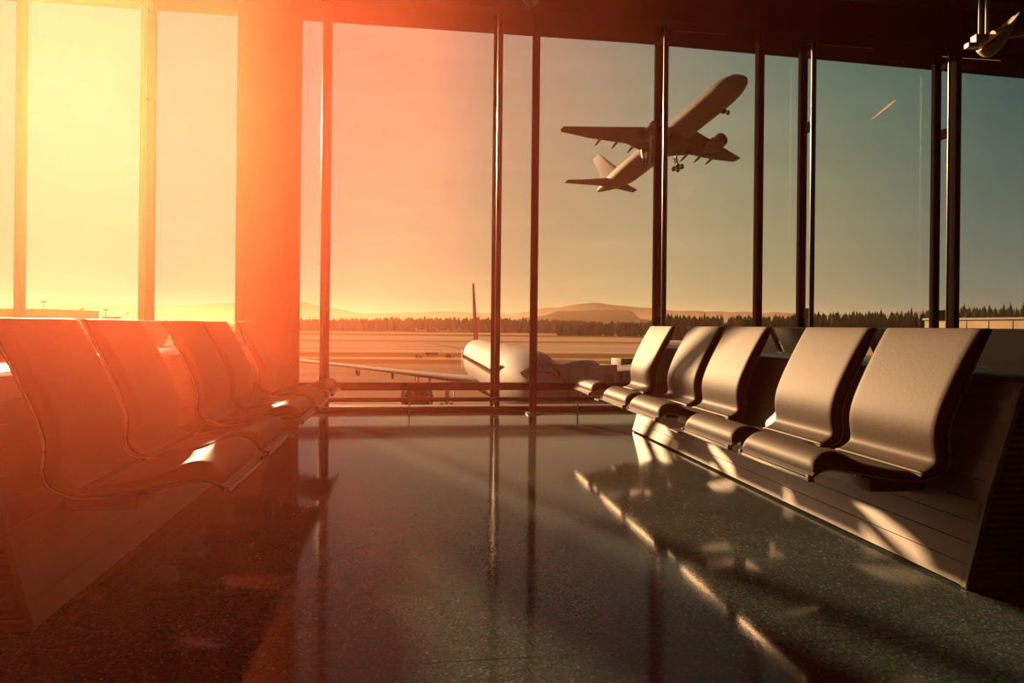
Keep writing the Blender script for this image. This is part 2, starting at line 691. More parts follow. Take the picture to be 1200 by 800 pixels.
def make_seat():
    t = thing('lounge_seat', 'seat', 'seat')
    # moulded shell
    bm = bmesh.new()
    rings = []
    for i in range(0, len(PR)):
        a = PR[i] + NR[i] * .006
        b = PR[i] - NR[i] * .006
        rings.append([(a.x, .004, a.y), (a.x, SW - .004, a.y), (b.x, SW - .004, b.y), (b.x, .004, b.y)])
    loft(bm, rings)
    obj('seat_shell', bm, shellm, t)
    # bright welt along each side edge of the shell
    for y in (.0025, SW - .0025):
        bm = bmesh.new()
        tube(bm, [(p.x, y, p.y) for p in PR], .0048, 6)
        obj('edge_welt', bm, pipingm, t)
    crease = 57
    obj('backrest', cushion(0, crease, .042, lambda f: .024 + .022 * math.sin(math.pi * min(1, f * 1.05)) ** .5 if f < .95 else .026, endr=.012), leather, t)
    obj('seat_cushion', cushion(crease, 94, .05, lambda f: .030 + .030 * math.exp(-((f - .80) / .18) ** 2) + .006 * math.sin(math.pi * f), endr=.055), leather, t)
    # stitched seam in the crease
    bm = bmesh.new()
    p = PR[crease] + NR[crease] * .024
    tube(bm, [(p.x, .03, p.y), (p.x, SW - .03, p.y)], .002, 6)
    obj('seam', bm, leather, t)
    # metal nosing under the front edge
    bm = bmesh.new()
    box(bm, -.006, .012, .012, SW - .012, .372, .384, .003)
    box(bm, .0, .016, .012, SW - .012, .384, .393, .002)
    obj('front_trim', bm, alu, t)
    for y in (.02, SW - .02):
        bm = bmesh.new()
        box(bm, -.008, .016, y - .01, y + .01, .370, .396, .003)
        obj('trim_end_cap', bm, darkmetal, t)
    # carrier under the shell
    bm = bmesh.new()
    box(bm, .32, .56, .12, SW - .12, .305, .352, .006)
    box(bm, .40, .585, .24, SW - .24, .27, .307, .005)
    obj('carrier', bm, shellm, t)
    for y in (.17, SW - .17):
        bm = bmesh.new()
        tube(bm, [(.30, y, .350), (.30, y, .372)], .012, 10)
        obj('bolt', bm, alu, t)
    return t


seat0 = make_seat()
YS = [2.545, 3.245, 4.27, 4.96, 5.93]       # near edges of the seats of a row
ordn = ['nearest seat', 'second seat from the camera', 'middle seat, beyond the gap', 'fourth seat from the camera', 'farthest seat, by the glass wall']
XC_R, XC_L, OFF = 2.42, -1.520, .915
rows = [
    (XC_R - OFF, 0, 'padded brown leather seat in the right row: %s', 'seats of the right row facing the aisle'),
    (XC_L + OFF, 1, 'padded leather seat in the left row: %s', 'seats of the left row facing the aisle'),
    (XC_R + OFF, 1, 'dark seat facing away behind the right row: %s', 'seats facing away on the right bench'),
    (XC_L - OFF, 0, 'seat facing away behind the left row: %s', 'seats facing away on the left bench'),
]
first = True
for X, flip, lab, grp in rows:
    for k, y in enumerate(YS):
        lb = lab % ordn[k]
        if flip:
            loc, rz = (X, y + SW, 0), math.pi
        else:
            loc, rz = (X, y, 0), 0
        if first:
            first = False
            seat0.location = loc
            seat0['label'] = lb
            seat0['group'] = grp
        else:
            dup(seat0, loc, rz, lb, grp)

# ------------------------------------------------------------------ consoles that carry the seats
Y0, Y1 = 2.39, 6.39
CP = [(.400, .012), (.372, .11), (.345, .21), (.312, .34), (.272, .46), (.235, .57), (.205, .66), (.185, .725), (.165, .758)]


def console(xc, label):
    t = thing('bench_console', label, 'bench base', (xc, 0, 0), 0, 'wooden bench bases')
    for s in (-1, 1):
        # planked side: strips with fine shadow gaps, in three modules
        bm = bmesh.new()
        ys = [Y0 + .012, Y0 + 1.33, Y0 + 2.66, Y1 - .012]
        total = [0]
        for a, b in zip(CP, CP[1:]):
            total.append(total[-1] + math.dist(a, b))
        npl = 10

        def at(d):
            for k in range(len(CP) - 1):
                if d <= total[k + 1] + 1e-9:
                    f = (d - total[k]) / (total[k + 1] - total[k])
                    return (CP[k][0] + (CP[k + 1][0] - CP[k][0]) * f, CP[k][1] + (CP[k + 1][1] - CP[k][1]) * f)
            return CP[-1]
        for ya, yb in zip(ys, ys[1:]):
            for q in range(npl):
                a = at(total[-1] * q / npl + .0015)
                b = at(total[-1] * (q + 1) / npl - .0015)
                rings = []
                for y in (ya + .0015, yb - .0015):
                    rings.append([(s * a[0], y, a[1]), (s * b[0], y, b[1]), (s * (b[0] - .012), y, b[1]), (s * (a[0] - .012), y, a[1])])
                loft(bm, rings)
        obj('side_panel', bm, wood, t, False)
    # dark core seen in the gaps
    bm = bmesh.new()
    core = [(x - .014, z) for x, z in CP]
    ring = [(x, z) for x, z in core] + [(-x, z) for x, z in core[::-1]]
    loft(bm, [[(x, y, z) for x, z in ring] for y in (Y0 + .03, Y1 - .03)])
    obj('core', bm, darkmetal, t, False)
    # rounded cap
    bm = bmesh.new()
    cap = [(.168 * math.cos(a) * 1.0, .757 + .040 * math.sin(a)) for a in [math.pi * k / 14 for k in range(15)]]
    loft(bm, [[(x, y, z) for x, z in cap] for y in (Y0, Y1)])
    obj('top_cap', bm, alu if False else capm, t)
    for y, sg in ((Y0, -1), (Y1, 1)):
        # frame round the end, grille of slats inside
        bm = bmesh.new()
        wv = .022
        inner = [(x - wv, max(z, .035)) for x, z in CP]
        for s in (-1, 1):
            rings = []
            for (xo, zo), (xi, zi) in zip(CP, inner):
                rings.append([(s * xo, y, zo), (s * xi, y, zo), (s * xi, y - sg * .03, zo), (s * xo, y - sg * .03, zo)])
            loft(bm, rings)
        box(bm, -.395, .395, min(y, y - sg * .03), max(y, y - sg * .03), .004, .030)
        obj('end_frame', bm, darkmetal2, t, False)
        bm = bmesh.new()
        z = .045
        while z < .74:
            # half width inside the frame at this height
            xw = .3
            for (xa, za), (xb, zb) in zip(CP, CP[1:]):
                if za <= z <= zb:
                    xw = xa + (xb - xa) * (z - za) / (zb - za) - wv
            ya, yb = (y + .004, y + .022) if sg < 0 else (y - .022, y - .004)
            vs = box(bm, -xw, xw, ya, yb, z, z + .010)
            for v in vs:
                if (sg < 0 and v.co.y > y + .015) or (sg > 0 and v.co.y < y - .015):
                    v.co.z += .010
            z += .0265
        obj('louvre_grille', bm, darkmetal2, t, False)
    return t


capm = mat('console_cap', (.10, .085, .07), .25, .2, noise_amt=.1)
darkmetal2 = mat('grille_paint', (.10, .12, .10), .4, .3, noise_amt=.1)
console(XC_R, 'planked wooden bench base with a slatted grille end, under the right seats')
console(XC_L, 'planked wooden bench base under the left seats, bottom left')


def tray(x, y, s, label):
    t = thing('side_shelf', label, 'shelf', (x, y, 0), 0, 'slim shelves in the gaps between seats')
    bm = bmesh.new()
    box(bm, min(0, s * .56), max(0, s * .56), 0, .14, .352, .364, .004)
    obj('shelf_board', bm, darkmetal, t)
    bm = bmesh.new()
    box(bm, min(s * .40, s * .585), max(s * .40, s * .585), .05, .09, .27, .352, .004)
    obj('support_arm', bm, darkmetal, t)


tray(XC_R - OFF - .01, 3.90, 1, 'thin dark shelf in the right row, after the second seat')
tray(XC_R - OFF - .01, 5.62, 1, 'thin dark shelf in the right row, before the farthest seat')
tray(XC_L + OFF + .01, 3.90, -1, 'thin dark shelf in the left row, after the second seat')

# ------------------------------------------------------------------ ceiling fittings


def spotlight(loc, rotz, label):
    t = thing('ceiling_spotlight', label, 'spotlight', loc, rotz, 'ceiling spotlights')
    for x in (-.035, .035):
        bm = bmesh.new()
        tube(bm, [(x, 0, 0), (x, 0, 1.2)], .014, 10)
        obj('hanger_rod', bm, lampshell, t)
    bm = bmesh.new()
    box(bm, -.10, .12, -.05, .05, -.06, .03, .012)
    box(bm, -.17, -.06, -.04, .04, -.10, -.05, .01)
    obj('mount', bm, lampshell, t)
    bm = bmesh.new()
    tube(bm, [(-.02, -.075, -.015), (-.02, .075, -.015)], .030, 14)
    obj('pivot', bm, alu, t)
    # leaf shaped shell, hollow beneath
    bm = bmesh.new()
    rings = []
    n = 14
    for i in range(n + 1):
        f = i / n
        cx = -.02 + .36 * f
        cz = -.09 + .34 * f ** 1.15
        w = .02 + .13 * math.sin(math.pi * min(1, f * .86 + .10)) ** .8
        ring = []
        for k in range(13):
            a = math.pi * k / 12
            ring.append((cx - .02 * math.sin(a), -w * math.cos(a), cz - .21 * math.sin(a) * math.sin(math.pi * min(1, f * .9 + .06))))
        for k in range(13):
            a = math.pi * (12 - k) / 12
            ring.append((cx - .02 * math.sin(a), -(w - .006) * math.cos(a), cz + .010 - .21 * math.sin(a) * math.sin(math.pi * min(1, f * .9 + .06))))
        rings.append(ring)
    loft(bm, rings)
    obj('shell', bm, lampshell, t)
    bm = bmesh.new()
    tube(bm, [(.10, 0, .03), (.42, 0, .12)], [.05, .09], 14)
    obj('lamp_body', bm, darkmetal, t)
    return t


p = place(1152, 45, 5.6)
sp1 = spotlight(p, math.radians(-8), 'tan spotlight with leaf shaped shell hanging at the top right corner')
sp1.scale = (.76, .76, .76)
p = place(624, -8, 7.0)
sp2 = spotlight(p, math.radians(100), 'small dark spotlight above the middle steel post, at the top edge')
sp2.scale = (.6, .6, .6)

# ------------------------------------------------------------------ aircraft


def circ(cy, cz, ry, rz, x, n=28):
    return [(x, cy + ry * math.cos(2 * math.pi * k / n), cz + rz * math.sin(2 * math.pi * k / n)) for k in range(n)]


def foil_ring(le, chord, thick, y, z, n=9, vertical=False):
    up, lo = [], []
    for k in range(n):
        f = k / (n - 1)
        ff = (1 - math.cos(math.pi * f)) / 2
        th = thick * 2.6 * (.2969 * math.sqrt(ff) - .126 * ff - .3516 * ff ** 2 + .2843 * ff ** 3 - .1036 * ff ** 4) * 2
        up.append((ff, th * .5))
        lo.append((ff, -th * .5))
    ring = []
    for f, h in up + lo[-2:0:-1]:
        if vertical:
            ring.append((le - chord * f, h * chord, z))
        else:
            ring.append((le - chord * f, y, z + h * chord))
    return ring


def airliner(name, label, mw, dims, body, wingm, finm, gear=True, windows=True):
    """nose towards +x, origin on the fuselage axis amidships"""
    Lh, R0 = dims['L'] / 2, dims['R']
    t = thing(name, label, 'aeroplane')
    # fuselage
    st = [(Lh, .05, -.28), (Lh - .35, .28, -.24), (Lh - 1.0, .47, -.19), (Lh - 2.0, .66, -.13), (Lh - 3.2, .82, -.07), (Lh - 4.6, .93, -.02),
          (Lh - 6.2, 1, 0), (Lh - 14, 1, 0), (0, 1, 0), (-Lh + 17, 1, 0), (-Lh + 13, .97, .03), (-Lh + 10, .88, .11), (-Lh + 7, .72, .24),
          (-Lh + 4.5, .54, .36), (-Lh + 2.2, .34, .46), (-Lh + .7, .18, .52), (-Lh, .09, .53)]
    bm = bmesh.new()
    loft(bm, [circ(0, z * R0, r * R0, r * R0, x) for x, r, z in st])
    fus = obj('fuselage', bm, body, t)
    # belly fairing
    bm = bmesh.new()
    bl = []
    for i in range(11):
        f = i / 10
        x = dims['wx'] + 2.0 - (dims['root'] + 4) * f
        e = math.sin(math.pi * f) ** .5 if 0 < f < 1 else .05
        bl.append(circ(0, -R0 * .52, R0 * .95 * max(e, .1), R0 * .62 * max(e, .1), x, 20))
    loft(bm, bl)
    obj('belly_fairing', bm, wingm, t)
    # cabin windows in a line, and the doors
    for s in (-1, 1) if windows else ():
        bm = bmesh.new()
        x = Lh - 8
        while x > -Lh + 12:
            a = math.radians(14)
            c = Vector((x, s * R0 * math.cos(a), R0 * math.sin(a)))
            for dx, dz in ((0, 0),):
                box(bm, c.x - .13, c.x + .13, min(c.y, c.y + s * .015) - .02, max(c.y, c.y + s * .015), c.z - .18, c.z + .18)
            x -= .62
        obj('cabin_windows', bm, glassdark, t, False)
        for xd in (Lh - 6.2, -Lh + 10.5):
            bm = bmesh.new()
            box(bm, xd - .42, xd + .42, s * R0 * .93 - .02, s * R0 * .93 + .02 + s * .05, -.35 * R0, .62 * R0)
            obj('cabin_door', bm, wingm, t, False)
    # cockpit glazing
    bm = bmesh.new()
    rr = R0 * .80
    for s in (-1, 1):
        for a0, a1, xo, xi in ((3, 24, Lh - 1.7, Lh - 2.3), (26, 46, Lh - 1.8, Lh - 2.4), (48, 66, Lh - 2.0, Lh - 2.7)):
            vs = []
            for (a, x, k) in ((a0, xo, .60), (a1, xo - .1, .62), (a1, xi - .1, .735), (a0, xi, .715)):
                an = math.radians(90 - a) if s > 0 else math.radians(90 + a)
                q = R0 * k * 1.035
                zc = -.155 * R0 if k < .65 else -.115 * R0
                vs.append(bm.verts.new((x, q * math.cos(an), zc + q * math.sin(an))))
            vs2 = [bm.verts.new(v.co * 1.0 + Vector((.05, 0, .05))) for v in vs]
            bm.faces.new(vs)
            bm.faces.new(vs2[::-1])
            for i in range(4):
                bm.faces.new((vs[i], vs[(i + 1) % 4], vs2[(i + 1) % 4], vs2[i]))
    obj('cockpit_windows', bm, glassdark, t, False)
    b2 = dims['span'] / 2
    for s in (-1, 1):
        bm = bmesh.new()
        root, kink, tip = dims['root'], dims['root'] * .56, dims['tip']
        wx = dims['wx']
        sw = dims['sweep']
        yk = b2 * .36
        zr = -R0 * .50
        dz = dims['dih']
        rings = [foil_ring(wx, root, .13, s * R0 * .35, zr), foil_ring(wx - sw * (yk / b2) * .93, kink * 1.02, .11, s * yk, zr + dz * yk / b2),
                 foil_ring(wx - sw * .70, kink * .70, .10, s * b2 * .70, zr + dz * .72), foil_ring(wx - sw * .985, tip * 1.15, .09, s * b2 * .975, zr + dz),
                 foil_ring(wx - sw * 1.02, tip * .75, .07, s * b2, zr + dz * 1.05)]
        loft(bm, rings)
        wing = obj('wing', bm, wingm, t)
        # flap track fairings
        for fy in (.30, .47, .63, .78)[:dims['nf']]:
            y = s * b2 * fy
            z = zr + dz * fy
            ch = root + (kink * 1.02 - root) * min(1, fy / .36) if fy < .36 else kink * (1.02 - (fy - .36) * .95)
            xte = wx - sw * fy * .95 - ch
            bm = bmesh.new()
            q = R0 * .085
            rr_ = []
            for i in range(9):
                f = i / 8
                e = max(.06, math.sin(math.pi * f) ** .7)
                rr_.append(circ(y, z - .28 - .55 * f, q * e, q * 1.7 * e, xte + 2.3 - 4.1 * f, 10))
            loft(bm, rr_)
            obj('flap_fairing', bm, wingm, wing)
        # engine
        ex, ey, ez, er = dims['ex'], s * dims['ey'], dims['ez'], dims['er']
        bm = bmesh.new()
        outer = [(0, .90), (-.12, .97), (-.5, 1.03), (-1.6, 1.08), (-3.0, 1.0), (-4.4, .80), (-4.8, .70)]
        innr = [(-4.75, .62), (-3.0, .72), (-1.2, .84), (-.3, .84), (0, .88)]
        loft(bm, [circ(ey, ez, r * er, r * er, ex + x, 24) for x, r in outer + innr], cap=False)
        eng = obj('engine', bm, body, t)
        bm = bmesh.new()
        loft(bm, [circ(ey, ez, r * er, r * er, ex + x, 24) for x, r in ((-.06, .925), (.035, .90), (.03, .86), (-.12, .845))], cap=False)
        obj('intake_lip', bm, enginemetal, eng)
        bm = bmesh.new()
        for k in range(18):
            a = 2 * math.pi * k / 18
            a2 = a + .22
            pts = []
            for rr1, aa, xx in ((.24, a, -.75), (.24, a2, -.95), (.83, a2 + .10, -.95), (.83, a + .10, -.70)):
                pts.append(Vector((ex + xx, ey + rr1 * er * math.cos(aa), ez + rr1 * er * math.sin(aa))))
            v1 = [bm.verts.new(p_) for p_ in pts]
            v2 = [bm.verts.new(p_ + Vector((-.03, 0, 0))) for p_ in pts]
            bm.faces.new(v1)
            bm.faces.new(v2[::-1])
            for i in range(4):
                bm.faces.new((v1[i], v1[(i + 1) % 4], v2[(i + 1) % 4], v2[i]))
        loft(bm, [circ(ey, ez, r * er, r * er, ex + x, 16) for x, r in ((-.35, .03), (-.5, .14), (-.75, .24), (-1.1, .26))])
        loft(bm, [circ(ey, ez, r * er, r * er, ex + x, 16) for x, r in ((-1.2, .84), (-1.25, .84))])
        obj('fan', bm, darkmetal, eng)
        bm = bmesh.new()
        loft(bm, [circ(ey, ez, r * er, r * er, ex + x, 16) for x, r in ((-3.6, .5), (-4.9, .42), (-5.8, .20), (-6.2, .05))])
        obj('exhaust_cone', bm, darkmetal, eng)
        bm = bmesh.new()
        zt = zr + dz * abs(ey) / b2
        loft(bm, [[(x, ey + w, z) for x, w in ((x0, 0), ((x0 + x1) / 2, .16), (x1, 0), ((x0 + x1) / 2, -.16))] for x0, x1, z in
                  ((ex - 1.0, ex - 5.2, ez + er * .95), (ex - 2.2, ex - 6.6, zt - .1))])
        obj('pylon', bm, wingm, t)
        # tailplane
        bm = bmesh.new()
        tb = dims['tspan'] / 2
        loft(bm, [foil_ring(-Lh + 8.2 * dims['k'], 4.6 * dims['k'], .10, s * .3, .35 * R0), foil_ring(-Lh + 4.6 * dims['k'], 2.6 * dims['k'], .09, s * tb * .62, .35 * R0 + .55),
                  foil_ring(-Lh + 2.6 * dims['k'], 1.7 * dims['k'], .08, s * tb, .35 * R0 + .95)])
        obj('tailplane', bm, wingm, t)
    # fin
    bm = bmesh.new()
    k = dims['k']
    fh = dims['fin']
    loft(bm, [foil_ring(-Lh + 10.6 * k, 8.2 * k, .05, 0, R0 * .55, vertical=True), foil_ring(-Lh + 9.3 * k, 6.8 * k, .085, 0, R0 * 1.05, vertical=True),
              foil_ring(-Lh + 5.6 * k, 4.9 * k, .09, 0, R0 + (fh - R0) * .55, vertical=True), foil_ring(-Lh + 2.7 * k, 3.1 * k, .09, 0, fh * .985, vertical=True),
              foil_ring(-Lh + 2.2 * k, 2.2 * k, .06, 0, fh, vertical=True)])
    obj('tail_fin', bm, finm, t)

    # landing gear
    def wheelset(gx, gy, gz, zt, n4, r, nm):
        bm = bmesh.new()
        tube(bm, [(gx, gy, zt), (gx, gy, gz)], .24 * k, 10)
        tube(bm, [(gx - 1.3 * k, gy, zt), (gx, gy, gz + .9)], .09 * k, 8)
        if n4:
            tube(bm, [(gx - .75, gy, gz), (gx + .75, gy, gz)], .12, 8)
        for ax in ((-.72, .72) if n4 else (0,)):
            tube(bm, [(gx + ax, gy - .5 * k, gz), (gx + ax, gy + .5 * k, gz)], .08, 8)
        g = obj(nm, bm, planegrey, t)
        for ax in ((-.72, .72) if n4 else (0,)):
            for sy in (-1, 1):
                bm = bmesh.new()
                yc = gy + sy * (.55 * k)
                w = .20 * k
                prof_ = [(-w, r * .45), (-w, r * .85), (-w * .7, r * .98), (0, r), (w * .7, r * .98), (w, r * .85), (w, r * .45)]
                loft(bm, [[(gx + ax + q * math.cos(2 * math.pi * j / 18), yc + yy, gz + q * math.sin(2 * math.pi * j / 18)) for j in range(18)] for yy, q in prof_])
                obj('wheel', bm, rubber, g)
        return g
    if gear:
        wheelset(dims['ngx'], 0, dims['ngz'], -R0 * .8, False, .42 * k, 'nose_gear')
        for s in (-1, 1):
            wheelset(dims['mgx'], s * dims['mgy'], dims['mgz'], -R0 * .5, dims['bogie'], .56 * k, 'main_gear')
            bm = bmesh.new()
            box(bm, dims['mgx'] - .2 * k, dims['mgx'] + .9 * k, s * (dims['mgy'] - .55) - .03, s * (dims['mgy'] - .55) + .03, -R0 * .9 - 1.2, -R0 * .8)
            obj('gear_door', bm, wingm, t, False)
    t.matrix_world = mw
    return t


# climbing airliner
Rf = Matrix(((0.29068, 0.95521, -0.05548), (-0.91476, 0.29444, 0.27663), (0.28057, -0.02966, 0.95937)))
mw = Rf.to_4x4()
mw.translation = Vector((54.47, 153.45, 40.17 + H))
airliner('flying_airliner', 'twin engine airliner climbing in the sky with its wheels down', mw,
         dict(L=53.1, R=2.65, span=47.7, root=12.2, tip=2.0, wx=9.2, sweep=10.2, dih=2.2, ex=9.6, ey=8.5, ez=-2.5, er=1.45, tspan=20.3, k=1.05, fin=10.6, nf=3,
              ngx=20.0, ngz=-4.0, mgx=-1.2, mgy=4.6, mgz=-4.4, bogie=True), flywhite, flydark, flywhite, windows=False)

# parked airliner, nose towards the terminal
ZG = H - 7.2
nose = Vector((*lat(645, 36.0), 0))
tail = Vector((*lat(553, 80.5), 0))
ax = (nose - tail).normalized()
mid = (nose + tail) / 2
mw = Matrix.Rotation(math.atan2(ax.y, ax.x), 4, 'Z')
mw.translation = Vector((mid.x, mid.y, ZG + 3.85))
airliner('parked_airliner', 'white airliner parked on the apron outside, seen along its back to a thin tail fin', mw,
         dict(L=44.5, R=1.98, span=35.0, root=9.2, tip=2.3, wx=6.0, sweep=8.0, dih=1.5, ex=6.3, ey=6.3, ez=-2.0, er=1.1, tspan=12.5, k=.72, fin=7.9, nf=3,
              ngx=17.2, ngz=-3.47, mgx=-1.6, mgy=3.8, mgz=-3.42, bogie=False), planewhite, planewhite, finred)

# ------------------------------------------------------------------ airfield
bm = bmesh.new()
vs = [bm.verts.new(v) for v in ((-4000, YW + 1.2, ZG), (4500, YW + 1.2, ZG), (4500, 6500, ZG), (-4000, 6500, ZG))]
bm.faces.new(vs)
vs2 = [bm.verts.new(v.co - Vector((0, 0, 1))) for v in vs]
bm.faces.new(vs2[::-1])
g = obj('airfield_ground', bm, airfieldm, None, False)
tag(g, kind='structure')
g.name = 'floor_airfield'

# painted taxi lines on the apron
for i, (a, b) in enumerate(((570, 430), (505, 432), (462, 428))):
    pass


def ridge(name, label, cat, D, heights, material, depth, seed, rough, nseg=160, kind=None, base=None):
    """a long hill with real depth: `heights` are (bearing px, height above eye level in m)"""
    bm = bmesh.new()
    x0, x1 = heights[0][0], heights[-1][0]
    rings = []
    for i in range(nseg + 1):
        px = x0 + (x1 - x0) * i / nseg
        for (a, ha), (b, hb) in zip(heights, heights[1:]):
            if a <= px <= b:
                f = (px - a) / (b - a)
                f = f * f * (3 - 2 * f)
                h = ha + (hb - ha) * f
        h += rough * (noise.noise(Vector((px * .05, seed, 0))) + .6 * noise.noise(Vector((px * .2, seed, 3))) + .4 * noise.noise(Vector((px * .7, seed, 7))))
        ring = []
        for k in range(7):
            q = k / 6
            X, Y = lat(px, D + depth * (q - .5) + 12 * 0)
            z = ZG - 1 + (H + h - ZG + 1) * math.sin(math.pi * q) ** .8
            ring.append((X, Y, z))
        rings.append(ring)
    R = [[bm.verts.new(p_) for p_ in r] for r in rings]
    for a, b in zip(R, R[1:]):
        for i in range(6):
            bm.faces.new((a[i], a[i + 1], b[i + 1], b[i]))
    for r in (R[0], R[-1]):
        bm.faces.new(r)
    for a, b in zip(R, R[1:]):
        bm.faces.new((a[0], b[0], b[6], a[6]))
    o = obj(name, bm, material)
    tag(o, label, cat, kind=kind)
    return o


def hpx(D, y, x=600):
    """height above eye level of something that tops out at pixel row y"""
    hz = 381.3 + (x - 600) * .0105
    return (hz - y) / F_PX * D


ridge('distant_hill', 'long pale distant hill on the horizon with a summit right of the middle post', 'hill', 5200,
      [(-150, hpx(5200, 368, 0)), (90, hpx(5200, 357, 90)), (190, hpx(5200, 358, 190)), (300, hpx(5200, 354, 300)), (350, hpx(5200, 354, 350)), (388, hpx(5200, 361, 388)), (430, hpx(5200, 367, 430)), (520, hpx(5200, 366)),
       (600, hpx(5200, 367)), (650, hpx(5200, 359)), (700, hpx(5200, 354.5, 700)), (735, hpx(5200, 359, 735)), (800, hpx(5200, 364, 800)), (900, hpx(5200, 366, 900)), (1000, hpx(5200, 369, 1000)),
       (1150, hpx(5200, 362, 1150)), (1400, hpx(5200, 366, 1400))], hillm2, 1500, 2.0, 8)
ridge('wooded_hill', 'wooded middle hill behind the apron between the middle post and the next frame', 'hill', 2300,
      [(560, hpx(2300, 383)), (628, hpx(2300, 371, 628)), (660, hpx(2300, 364, 660)), (720, hpx(2300, 362.5, 720)), (738, hpx(2300, 364, 738)), (752, hpx(2300, 374, 752)),
       (800, hpx(2300, 380, 800)), (900, hpx(2300, 378, 900))], hillm, 600, 5.0, 3)


def treeline(label, D, spans, material, seed, dens, rad, name='treeline', spread=30):
    """a belt of crowded tree crowns nobody could count: one object"""
    rnd = random.Random(seed)
    bm = bmesh.new()
    tmpl = []
    ico = bmesh.new()
    bmesh.ops.create_icosphere(ico, subdivisions=1, radius=1)
    V = [v.co.copy() for v in ico.verts]
    Fc = [[v.index for v in f.verts] for f in ico.faces]
    ico.free()
    for (pa, ya, pb, yb) in spans:
        Xa, Ya = lat(pa, D)
        Xb, Yb = lat(pb, D)
        Lg = math.hypot(Xb - Xa, Yb - Ya)
        n = int(Lg * dens * 3.2)
        for i in range(n):
            f = rnd.random()
            px = pa + (pb - pa) * f
            top = hpx(D, ya + (yb - ya) * f, px) + H
            d = D + rnd.uniform(-spread, spread)
            X, Y = lat(px, d)
            hgt = (top - ZG) * rnd.uniform(.72, 1.02)
            r = rad * rnd.uniform(.5, 1.0)
            off = rnd.random() * 50
            con = rnd.random() < .22
            vs = []
            for v in V:
                s = 1 + .30 * noise.noise(v * 2.0 + Vector((off, 0, 0)))
                w = 1.0 if not con else max(.15, .95 - .8 * max(0, v.z))
                vs.append(bm.verts.new((X + v.x * r * s * w, Y + v.y * r * s * w, ZG + hgt * .42 + v.z * hgt * .58 * (s if v.z > 0 else 1) + 0)))
            for fc in Fc:
                bm.faces.new([vs[k] for k in fc])
    o = obj(name, bm, material)
    tag(o, label, 'trees', kind='stuff')
    return o


treeline('hazy brown belt of trees at the far edge of the airfield, behind the parked airliner', 760,
         [(340, 373, 400, 371.5), (400, 371.5, 560, 370.5), (560, 370.5, 626, 372), (626, 372, 700, 376), (700, 376, 790, 375)], forestm, 11, .40, 4.5)
treeline('dark rounded trees beyond the runway right of the middle post', 560,
         [(655, 380, 720, 376), (722, 377, 775, 377)], treem, 12, .5, 3, spread=15)
treeline('dark green forest edge behind the right row of seats', 420,
         [(775, 367, 850, 368.5), (850, 368.5, 920, 367), (920, 367, 1010, 363.5), (1010, 363.5, 1092, 364.5)], treem, 13, .9, 2.6, spread=14)
treeline('dark green wooded rise at the far right behind the parapet', 520,
         [(1085, 362, 1130, 357), (1130, 357, 1175, 357), (1175, 357, 1260, 354)], treem, 14, .7, 3.0, spread=20)

# one bare rounded tree standing above the forest edge
X, Y = lat(863, 400)
bt = thing('bare_tree', 'tall rounded bare tree rising above the forest edge', 'tree', (X, Y, ZG))
bm = bmesh.new()
tube(bm, [(0, 0, 0), (0, 0, 9)], [.35, .22], 8)
obj('trunk', bm, bldm, bt)
bm = bmesh.new()
rnd = random.Random(4)
for k in range(70):
    a = rnd.uniform(0, 2 * math.pi)
    e = rnd.uniform(.05, 1.3)
    l = rnd.uniform(3.5, 5.6)
    d = Vector((math.cos(a) * math.cos(e), math.sin(a) * math.cos(e), math.sin(e)))
    b0 = Vector((0, 0, rnd.uniform(6, 9.5)))
    tube(bm, [b0, b0 + d * l * .5 + Vector((0, 0, .4)), b0 + d * l], [.16, .10, .04], 5)
obj('branches', bm, bldm, bt)


# buildings at the left horizon
def building(name, label, px0, px1, ytop, D, dep, material, windows=0):
    xa, ya = lat(px0, D)
    xb, yb = lat(px1, D)
    w = math.hypot(xb - xa, yb - ya)
    t = thing(name, label, 'building', (xa, ya, ZG), math.atan2(yb - ya, xb - xa))
    h = H + hpx(D, ytop, (px0 + px1) / 2) - ZG
    bx('walls', material, (0, w, 0, dep, 0, h - .6), t)
    bx('roof_edge', bldm, (-.3, w + .3, -.3, dep + .3, h - .6, h), t)
    return t


building('hangar', 'long low brown building at the left edge of the airfield', -120, 57, 361, 330, 40, bldm)
building('airport_building', 'low flat building right of the brown hangar, on the left horizon', 63, 97, 371, 400, 10, bldm)
building('airport_building', 'tiny cube building between the left post and the frame, on the horizon', 120, 128, 370.6, 420, 12, bldm)


def mast(px, ytop, D, label, extra=0):
    X, Y = lat(px, D)
    h = H + hpx(D, ytop, px) - ZG
    t = thing('floodlight_mast', label, 'light mast', (X, Y, ZG), 0, 'floodlight masts on the left horizon')
    bm = bmesh.new()
    tube(bm, [(0, 0, 0), (0, 0, h)], [.32, .2], 8)
    obj('pole', bm, bldm, t)
    bm = bmesh.new()
    box(bm, -1.3, 1.3, -.4, .4, h - .9, h, .05)
    obj('lamp_head', bm, bldm, t)


mast(51, 352.5, 380, 'floodlight mast standing behind the brown hangar')
mast(96, 361, 450, 'floodlight mast at the right end of the low flat building')
mast(123.5, 362, 440, 'floodlight mast above the tiny cube building')
mast(149, 366, 600, 'thin short mast left of the double window frame')


